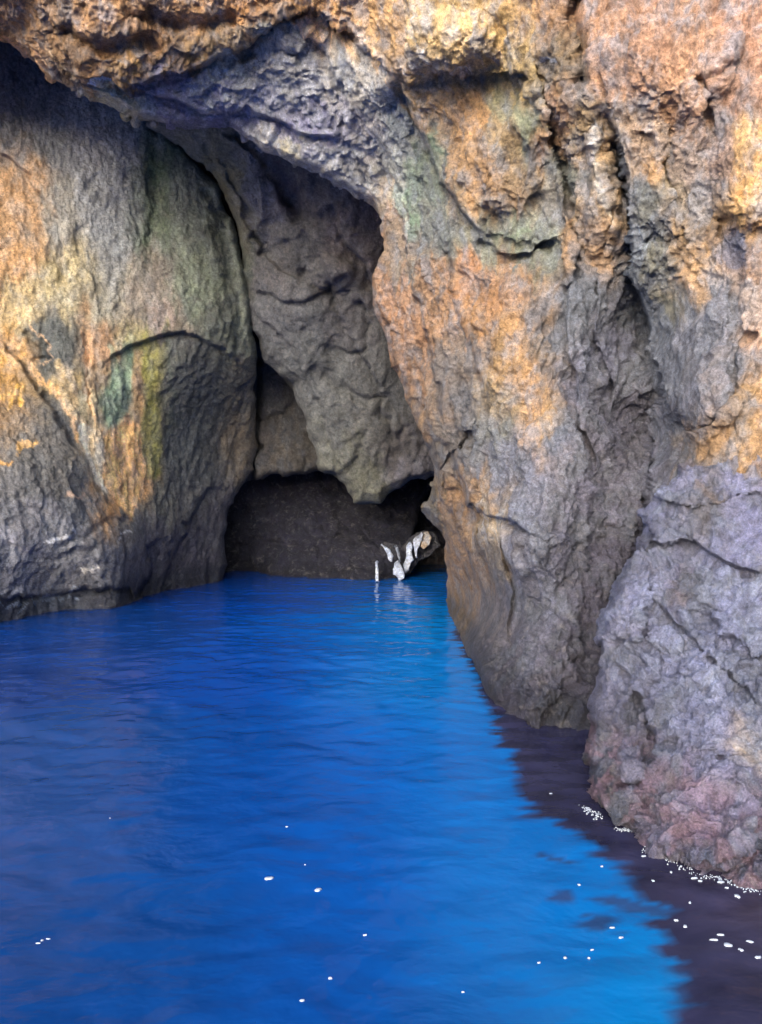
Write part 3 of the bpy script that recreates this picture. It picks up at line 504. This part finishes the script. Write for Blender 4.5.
# ================================================================== ROCKS AT THE CHANNEL (pale ones painted as if sunlit)
def small_rock(name, poly, D, c, lab, cat, seed, group=None, roll=(1, .06), alb=1.15):
    poly = np.array(poly, float); xm, ym = poly.mean(0)
    x0, y0 = poly.min(0); x1, y1 = poly.max(0)
    o = rock(name, poly, [(x0, y0, D+.25), (x1, y0, D+.2), (xm, ym, D), (x0, y1, D-.1), (x1, y1, D-.05)], [], [(xm, ym, c), (x0, y0, tuple(int(v*.93) for v in c)), (x1, y1, tuple(int(v*.97) for v in c))], [], s=.5, lo=(x0-9, y0-9), hi=(x1+9, y1+9), frame=(x0-8, x1+8, y0-8, y1+8), disp=(0.12, 0.3, 0.5, 0.02), sz=(.4, .16, .08), seed=seed, mat=M_rock, roll=roll, fold=7, foldm=.07, cwarp=1, warp=.4, jagged=0, alb=alb, mottle=.15, wetline=.05)
    return tag(o, lab, cat, group)
small_rock('pale_rock', [(375.2, 562), (378, 561), (379, 570), (379, 582), (375.5, 582)], 21.7, (172, 188, 222), 'thin white rock spike standing alone at the water, left of the other pale rocks', 'rock', 71)
small_rock('pale_rock', [(381, 544), (385, 546), (390, 549), (393, 556), (392, 562), (389, 560), (386, 552)], 22.1, (150, 166, 200), 'pale rock fragment just above and right of the lone white spike', 'rock', 73)
small_rock('pale_rock', [(394, 563), (398, 560), (402, 566), (404, 572), (404, 578), (399, 582), (397, 577), (393, 574)], 22.0, (160, 175, 208), 'lowest of the pale rocks, touching the water at the channel mouth', 'rock', 74)
small_rock('pale_rock', [(395, 546), (398, 547), (401, 557), (400, 562), (397, 556)], 22.3, (120, 135, 165), 'narrow greyish sliver of rock in the middle of the pale rocks', 'rock', 75)
small_rock('pale_rock', [(406, 546), (410, 541), (413, 545), (412, 552), (414, 560), (411, 563), (409, 571), (405, 573), (403, 565), (406, 558)], 22.5, (165, 180, 212), 'tall pale rock right of the narrow grey sliver', 'rock', 77)
small_rock('pale_rock', [(413, 540), (416, 536), (419, 537), (421, 532), (424, 533), (422, 540), (420, 546), (418, 549), (417, 558), (415, 556), (414, 548)], 22.7, (160, 172, 200), 'topmost pale rock beside the small tan rock', 'rock', 78)
small_rock('dark_rock', [(379, 549), (384, 541), (396, 544), (404, 545), (409, 538), (416, 533), (424, 530), (434, 532), (440, 545), (430, 556), (418, 562), (410, 574), (400, 579), (384, 581), (374, 581)], 23.2, (70, 72, 92), 'dark ragged ledge carrying the pale rocks at the channel mouth', 'rock', 80, alb=.6)
small_rock('tan_rock', [(422, 533), (428, 531), (432, 538), (430, 545), (424, 549), (420, 547)], 22.9, (200, 165, 125), 'small tan rock right of the topmost pale rock', 'rock', 79, alb=1)
small_rock('dark_rock', [(418, 549), (428, 545), (440, 548), (452, 550), (452, 568), (418, 565)], 27.5, (92, 78, 80), 'low dark rock at the end of the narrow channel beside the pillar', 'rock', 81, alb=.8)

# ================================================================== CAVE SHELL (roof, sides and back of the headland, out of view)
def sheet(name, o, u, v, nu, nv, seed, amp=1.0, hole=None):
    o, u, v = map(lambda a: np.array(a, float), (o, u, v))
    a, b = np.meshgrid(np.linspace(0, 1, nu), np.linspace(0, 1, nv)); a, b = a.ravel(), b.ravel()
    V = o+a[:, None]*u+b[:, None]*v; n = np.cross(u, v); n /= np.linalg.norm(n)
    V = V+n*((fbm(V*.35, 4, seed)*2.5+facet(V/2.0, seed)*.8)*amp)[:, None]
    idx = np.arange(nu*nv).reshape(nv, nu)
    F = np.stack([idx[:-1, :-1], idx[1:, :-1], idx[1:, 1:], idx[:-1, 1:]], -1).reshape(-1, 4)
    if hole is not None:
        c = V[F].mean(1); F = F[np.linalg.norm(c-np.array(hole[0]), axis=1) > hole[1]]
    C = np.ones((len(V), 3))*np.array([.10, .09, .085])*(1+.6*fbm(V*.8, 4, seed+5))[:, None]
    return V, F, C
SUN = np.array([-0.35, -1.0, 0.42]); SUN /= np.linalg.norm(SUN)
target = at(408, 552, 23.2)
hole = None
parts_ = [sheet('s', (-20, 12, 18.5), (60, 0, 0), (0, 34, -1), 70, 44, 301), sheet('s', (13.5, 8.5, -2), (0, 36, 0), (0, 0, 22), 110, 66, 302, .3, hole),
          sheet('s', (-20, 44, -2), (60, 0, 0), (0, 0, 22), 60, 26, 303), sheet('s', (-20.5, 11, -2), (0, 34, 0), (0, 0, 22), 40, 26, 304), sheet('s', (11, 8.6, -2), (60, 6, 0), (0, 1, 24), 70, 30, 305, .5), sheet('s', (-18, 13, -2), (-50, 4, 0), (0, 1, 23), 60, 30, 306, .5)]
Vs, Fs, Cs = [], [], []; off = 0
for V, F, C in parts_: Vs.append(V); Fs.append(F+off); Cs.append(C); off += len(V)
sh = new_mesh('headland', np.concatenate(Vs), np.concatenate(Fs), np.clip(np.concatenate(Cs), .02, .5), mat=M_smooth)
tag(sh, 'rocky headland that closes the cave behind and above', 'headland', kind='structure')
del sh['category']

# ================================================================== SEA
def axis2(a, b, s, lo, hi): 
    m = list(np.arange(a, b, s)); L_, R_ = [], []; st = s; x = a
    while x > lo: st *= 1.3; x -= st; L_.append(x)
    st = s; x = m[-1]
    while x < hi: st *= 1.3; x += st; R_.append(x)
    return np.array(L_[::-1]+m+R_)
X = axis2(-13, 5.5, 0.055, -3000, 3000)
Yd = [1.6]
while Yd[-1] < 31: Yd.append(Yd[-1]+0.018+0.0042*Yd[-1])
Y = np.array(Yd); lowY = []; st = .05; y = 1.6
while y > -3000: st *= 1.3; y -= st; lowY.append(y)
hiY = []; st = .15; y = Y[-1]
while y < 80: st *= 1.3; y += st; hiY.append(y)
Y = np.concatenate([lowY[::-1], Y, hiY])
gx, gy = np.meshgrid(X, Y); P = np.stack([gx.ravel(), gy.ravel(), 0*gx.ravel()], 1)
near_ = smooth((45-np.abs(P[:, 1]))/20)*smooth((30-np.abs(P[:, 0]))/12)
wq = P+0.25*np.stack([fbm(P*.6, 2, 401), fbm(P*.6+7, 2, 402), 0*gx.ravel()], 1)
z = 0.07*fbm(wq*np.array([.45, .62, 1]), 3, 411, .5)+0.024*fbm(wq*np.array([1.5, 2.3, 1])+3, 2, 412, .5, 'b')+0.008*fbm(wq*np.array([4, 6, 1])+5, 2, 413, .5)
P[:, 2] = z*near_
# colour of the water body: deep ultramarine outside, azure painted for the underwater glow, plum painted for the cliff's dark reflection over the rock ledge
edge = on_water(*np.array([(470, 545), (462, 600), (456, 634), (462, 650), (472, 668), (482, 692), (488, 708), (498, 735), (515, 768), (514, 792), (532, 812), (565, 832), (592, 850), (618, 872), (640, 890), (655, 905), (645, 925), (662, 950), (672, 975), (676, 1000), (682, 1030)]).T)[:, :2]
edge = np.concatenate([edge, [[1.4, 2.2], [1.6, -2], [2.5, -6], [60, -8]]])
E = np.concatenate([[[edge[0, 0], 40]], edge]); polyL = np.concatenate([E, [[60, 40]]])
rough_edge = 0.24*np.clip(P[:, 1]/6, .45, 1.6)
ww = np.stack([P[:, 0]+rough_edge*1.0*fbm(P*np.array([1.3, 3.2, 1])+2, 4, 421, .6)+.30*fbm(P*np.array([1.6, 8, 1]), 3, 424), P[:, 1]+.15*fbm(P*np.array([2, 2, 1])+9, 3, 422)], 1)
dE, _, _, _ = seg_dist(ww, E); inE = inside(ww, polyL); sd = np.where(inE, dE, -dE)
ledge_and_shade = smooth(sd/0.12+.5)  # plum mask: painted shade and reflection of the cliff, with the submerged rock
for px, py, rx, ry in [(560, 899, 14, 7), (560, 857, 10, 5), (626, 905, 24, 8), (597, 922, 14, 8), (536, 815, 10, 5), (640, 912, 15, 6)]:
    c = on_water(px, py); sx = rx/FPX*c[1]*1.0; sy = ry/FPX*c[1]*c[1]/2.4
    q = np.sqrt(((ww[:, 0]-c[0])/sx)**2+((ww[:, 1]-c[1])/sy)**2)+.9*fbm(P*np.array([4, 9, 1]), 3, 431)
    ledge_and_shade = np.maximum(ledge_and_shade, smooth((1.0-q)/.6+.4)*.7)
pw_ = P[:, :2]
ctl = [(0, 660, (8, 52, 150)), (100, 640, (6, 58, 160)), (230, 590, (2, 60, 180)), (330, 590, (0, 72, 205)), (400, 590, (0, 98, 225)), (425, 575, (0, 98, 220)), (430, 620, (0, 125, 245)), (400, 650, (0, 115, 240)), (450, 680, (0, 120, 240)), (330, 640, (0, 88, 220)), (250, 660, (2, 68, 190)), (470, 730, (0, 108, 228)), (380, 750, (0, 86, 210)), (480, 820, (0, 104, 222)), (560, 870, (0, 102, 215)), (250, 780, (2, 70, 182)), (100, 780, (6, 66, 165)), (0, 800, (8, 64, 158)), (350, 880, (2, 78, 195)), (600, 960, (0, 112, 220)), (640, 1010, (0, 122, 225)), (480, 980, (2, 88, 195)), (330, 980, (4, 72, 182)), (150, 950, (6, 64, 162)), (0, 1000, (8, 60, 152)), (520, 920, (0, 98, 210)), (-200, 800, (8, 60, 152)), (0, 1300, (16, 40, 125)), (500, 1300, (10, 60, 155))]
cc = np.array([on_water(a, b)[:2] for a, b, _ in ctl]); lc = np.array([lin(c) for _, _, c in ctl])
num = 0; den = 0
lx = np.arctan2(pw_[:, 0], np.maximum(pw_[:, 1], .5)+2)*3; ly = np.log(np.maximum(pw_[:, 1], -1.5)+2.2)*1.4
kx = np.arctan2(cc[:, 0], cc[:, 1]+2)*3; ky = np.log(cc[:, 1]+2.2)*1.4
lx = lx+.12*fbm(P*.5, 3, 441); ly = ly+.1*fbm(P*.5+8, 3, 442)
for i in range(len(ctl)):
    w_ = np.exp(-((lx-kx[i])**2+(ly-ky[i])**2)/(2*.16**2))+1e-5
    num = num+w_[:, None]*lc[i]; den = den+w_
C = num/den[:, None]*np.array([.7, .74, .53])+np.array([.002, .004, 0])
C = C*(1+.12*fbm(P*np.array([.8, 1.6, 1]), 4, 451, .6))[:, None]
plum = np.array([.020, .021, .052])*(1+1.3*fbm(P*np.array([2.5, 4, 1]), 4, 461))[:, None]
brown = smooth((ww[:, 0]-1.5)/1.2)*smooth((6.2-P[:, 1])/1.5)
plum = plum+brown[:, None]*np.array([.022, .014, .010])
C = C*(1-ledge_and_shade[:, None])+np.clip(plum, .004, 1)*ledge_and_shade[:, None]
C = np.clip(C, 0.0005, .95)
nx, ny = len(X), len(Y); idx = np.arange(nx*ny).reshape(ny, nx)
F = np.stack([idx[:-1, :-1], idx[:-1, 1:], idx[1:, 1:], idx[1:, :-1]], -1).reshape(-1, 4)
mw = bpy.data.materials.new('sea_water'); mw.use_nodes = True; nt = mw.node_tree; N = nt.nodes; L = nt.links; b = N['Principled BSDF']
a_ = N.new('ShaderNodeAttribute'); a_.attribute_name = 'stone'; L.new(a_.outputs['Color'], b.inputs['Base Color'])
b.inputs['Roughness'].default_value = 0.10; b.inputs['IOR'].default_value = 1.33; b.inputs['Specular IOR Level'].default_value = 0.18
tc = N.new('ShaderNodeTexCoord'); mp = N.new('ShaderNodeMapping'); mp.inputs['Scale'].default_value = (1, 1.35, 1); L.new(tc.outputs['Object'], mp.inputs[0])
n1 = N.new('ShaderNodeTexNoise'); n1.inputs['Scale'].default_value = 1.8; n1.inputs['Detail'].default_value = 4; n1.inputs['Distortion'].default_value = .3; L.new(mp.outputs[0], n1.inputs['Vector'])
n2 = N.new('ShaderNodeTexNoise'); n2.inputs['Scale'].default_value = 6.5; n2.inputs['Detail'].default_value = 3; L.new(mp.outputs[0], n2.inputs['Vector'])
b1 = N.new('ShaderNodeBump'); b1.inputs['Strength'].default_value = .2; b1.inputs['Distance'].default_value = .16; L.new(n1.outputs[0], b1.inputs['Height'])
b2 = N.new('ShaderNodeBump'); b2.inputs['Strength'].default_value = .16; b2.inputs['Distance'].default_value = .03; L.new(n2.outputs[0], b2.inputs['Height']); L.new(b1.outputs[0], b2.inputs['Normal'])
L.new(b2.outputs[0], b.inputs['Normal'])
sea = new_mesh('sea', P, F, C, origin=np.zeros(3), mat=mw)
tag(sea, 'deep blue sea water filling the cave, painted plum with the dark reflection of the cliff over the rock ledge', kind='structure')

# ================================================================== FOAM
mf = bpy.data.materials.new('sea_foam'); mf.use_nodes = True; nt = mf.node_tree; N = nt.nodes; L = nt.links; b = N['Principled BSDF']
nn = N.new('ShaderNodeTexNoise'); nn.inputs['Scale'].default_value = 90; cr = N.new('ShaderNodeValToRGB'); cr.color_ramp.elements[0].color = (.20, .25, .35, 1); cr.color_ramp.elements[1].color = (.46, .52, .62, 1)
L.new(nn.outputs[0], cr.inputs[0]); L.new(cr.outputs[0], b.inputs['Base Color']); b.inputs['Roughness'].default_value = .45
def blob(cx_, cy_, r, ry, V, F, rg, h_=.14):
    n = 12; ph = rg.random()*6.28; base = len(V); rad = 1+.32*np.sin(np.arange(n)/n*6.283*2+ph)+.28*rg.standard_normal(n)*.8; rad = np.clip(rad, .35, 1.9)
    for ring, (q, hh) in enumerate(((1, -.01), (.82, h_*r*.6), (.45, h_*r))):
        for i in range(n):
            a = i/n*6.28318; V.append((cx_+r*q*rad[i]*math.cos(a), cy_+ry*q*rad[i]*math.sin(a), .004+hh))
    V.append((cx_, cy_, .004+h_*r))
    for k in range(2):
        for i in range(n): F.append((base+k*n+i, base+k*n+(i+1) % n, base+(k+1)*n+(i+1) % n, base+(k+1)*n+i))
    for i in range(n): F.append((base+2*n+i, base+2*n+(i+1) % n, base+3*n, base+3*n))
def foam(name, items, seed):
    rg = np.random.default_rng(seed); V, F = [], []
    for px, py, rx in items:
        c = on_water(px, py); r = rx*.8/FPX*np.hypot(c[1], 2.4)
        zc = sea_z(c[0], c[1]); base = len(V)
        blob(c[0], c[1], r*(.7+.5*rg.random()), r*(.3+.45*rg.random()), V, F, rg)
        for k in range(base, len(V)): V[k] = (V[k][0], V[k][1], V[k][2]+zc)
    me = bpy.data.meshes.new(name); c0 = np.mean(np.array(V), 0)
    me.from_pydata([tuple(np.array(v)-c0) for v in V], [], [f if f[2] != f[3] else f[:3] for f in F]); me.update()
    for p in me.polygons: p.use_smooth = True
    me.materials.append(mf); o = bpy.data.objects.new(name, me); o.location = c0; COL.objects.link(o); return o
Zg = P[:, 2].reshape(ny, nx)
def sea_z(x, y):
    i = np.clip(np.searchsorted(X, x), 1, nx-1); j = np.clip(np.searchsorted(Y, y), 1, ny-1)
    return float(Zg[j-1:j+1, i-1:i+1].max())
def cluster(line, n, rg, spread, r):
    line = np.array(line, float); out = []
    for _ in range(n):
        t = rg.random()*(len(line)-1); k = int(t); p = line[k]+(line[k+1]-line[k])*(t-k)
        out.append((p[0]+rg.normal()*spread, p[1]+rg.normal()*spread*.45, r*(.4+rg.random())))
    return out
rg = np.random.default_rng(9)
tag(foam('foam_patch', [(269, 878, 4.6)], 1), 'left one of the two brightest foam dots mid blue water', 'foam')
tag(foam('foam_patch', [(318, 889, 4.8)], 2), 'right one of the two brightest foam dots mid blue water', 'foam')
for i, it in enumerate([(38, 942, 2), (42, 939, 1.7), (48, 937, 1.9)]): tag(foam('foam_fleck', [it], 120+i), 'one of three foam flecks in a short broken streak at far left', 'foam', 'foam flecks in the short streak at far left')
tag(foam('foam_patch', cluster([(581, 807), (590, 812), (600, 819)], 70, rg, 2.8, .8), 4), 'bright froth at the left foot of the boulder in the dark water', 'foam', kind='stuff')
tag(foam('foam_patch', cluster([(614, 831), (628, 831), (640, 831)], 60, rg, 2.4, .8), 5), 'thin white froth streak just right of the froth at the boulder left foot', 'foam', kind='stuff')
tag(foam('foam_patch', cluster([(640, 848), (668, 862), (700, 874), (725, 880), (745, 888), (762, 893)], 170, rg, 3.0, .72), 6), 'long line of froth along the pink foot of the boulder at the right edge', 'foam', kind='stuff')
for i, (px, py, r) in enumerate([(365, 931, 1.8), (330, 975, 1.8), (302, 1000, 2.2), (287, 828, 1.1), (579, 887, 1.5), (613, 927, 2.6), (621, 936, 1.8), (592, 948, 1.6), (565, 955, 1.7), (589, 956, 1.4), (539, 961, 1.6), (463, 988, 1.4), (305, 865, .9), (110, 820, .8)]):
    tag(foam('foam_fleck', [(px, py, r*1.2)], 20+i), 'tiny white foam fleck floating on the bright blue water', 'foam', 'foam flecks on the blue water')
for i, (px, py, r) in enumerate([(551, 794, 1.5), (653, 881, 1.6), (671, 872, 1.8), (644, 857, 1.6), (694, 878, 2.4), (700, 881, 2), (721, 882, 2.8), (727, 888, 2.2), (737, 896, 2.9), (690, 902, 1.6), (676, 920, 1.8), (685, 926, 2.7), (721, 935, 2.7), (714, 940, 3), (728, 945, 3.8), (750, 941, 3.6), (741, 950, 2), (758, 957, 2.7), (660, 848, 1.5), (712, 866, 1.4), (602, 868, 1.2)]):
    tag(foam('foam_fleck', [(px, py, r*1.25)], 60+i), 'small white foam fleck floating on the plum dark water below the boulder', 'foam', 'foam flecks on the dark water')

# ================================================================== LIGHT
w = bpy.data.worlds.new('World'); scene.world = w; w.use_nodes = True; nt = w.node_tree
sky = nt.nodes.new('ShaderNodeTexSky'); sky.sky_type = 'NISHITA'; sky.sun_disc = False
el = math.asin(SUN[2]); az = math.atan2(SUN[0], SUN[1])
sky.sun_elevation = el; sky.sun_rotation = az; sky.air_density = 1.0; sky.dust_density = 3.0; sky.ozone_density = 1.0
bg = nt.nodes['Background']; bg.inputs['Strength'].default_value = 0.15; nt.links.new(sky.outputs[0], bg.inputs[0])
sl = bpy.data.lights.new('sun', 'SUN'); sl.energy = 1.5; sl.angle = R(65); sl.color = (1, .97, .93)
so = bpy.data.objects.new('sun', sl); COL.objects.link(so); so.location = (20, 10, 30)
from mathutils import Vector
so.rotation_euler = Vector(SUN.tolist()).to_track_quat('Z', 'Y').to_euler()
vs = scene.view_settings; vs.view_transform = 'Standard'; vs.look = 'None'; vs.gamma = 1; vs.exposure = 1.42
scene.cycles.max_bounces = 8; scene.cycles.diffuse_bounces = 5; scene.cycles.use_adaptive_sampling = True; scene.cycles.adaptive_threshold = 0.03; scene.cycles.glossy_bounces = 3
scene.cycles.use_denoising = True
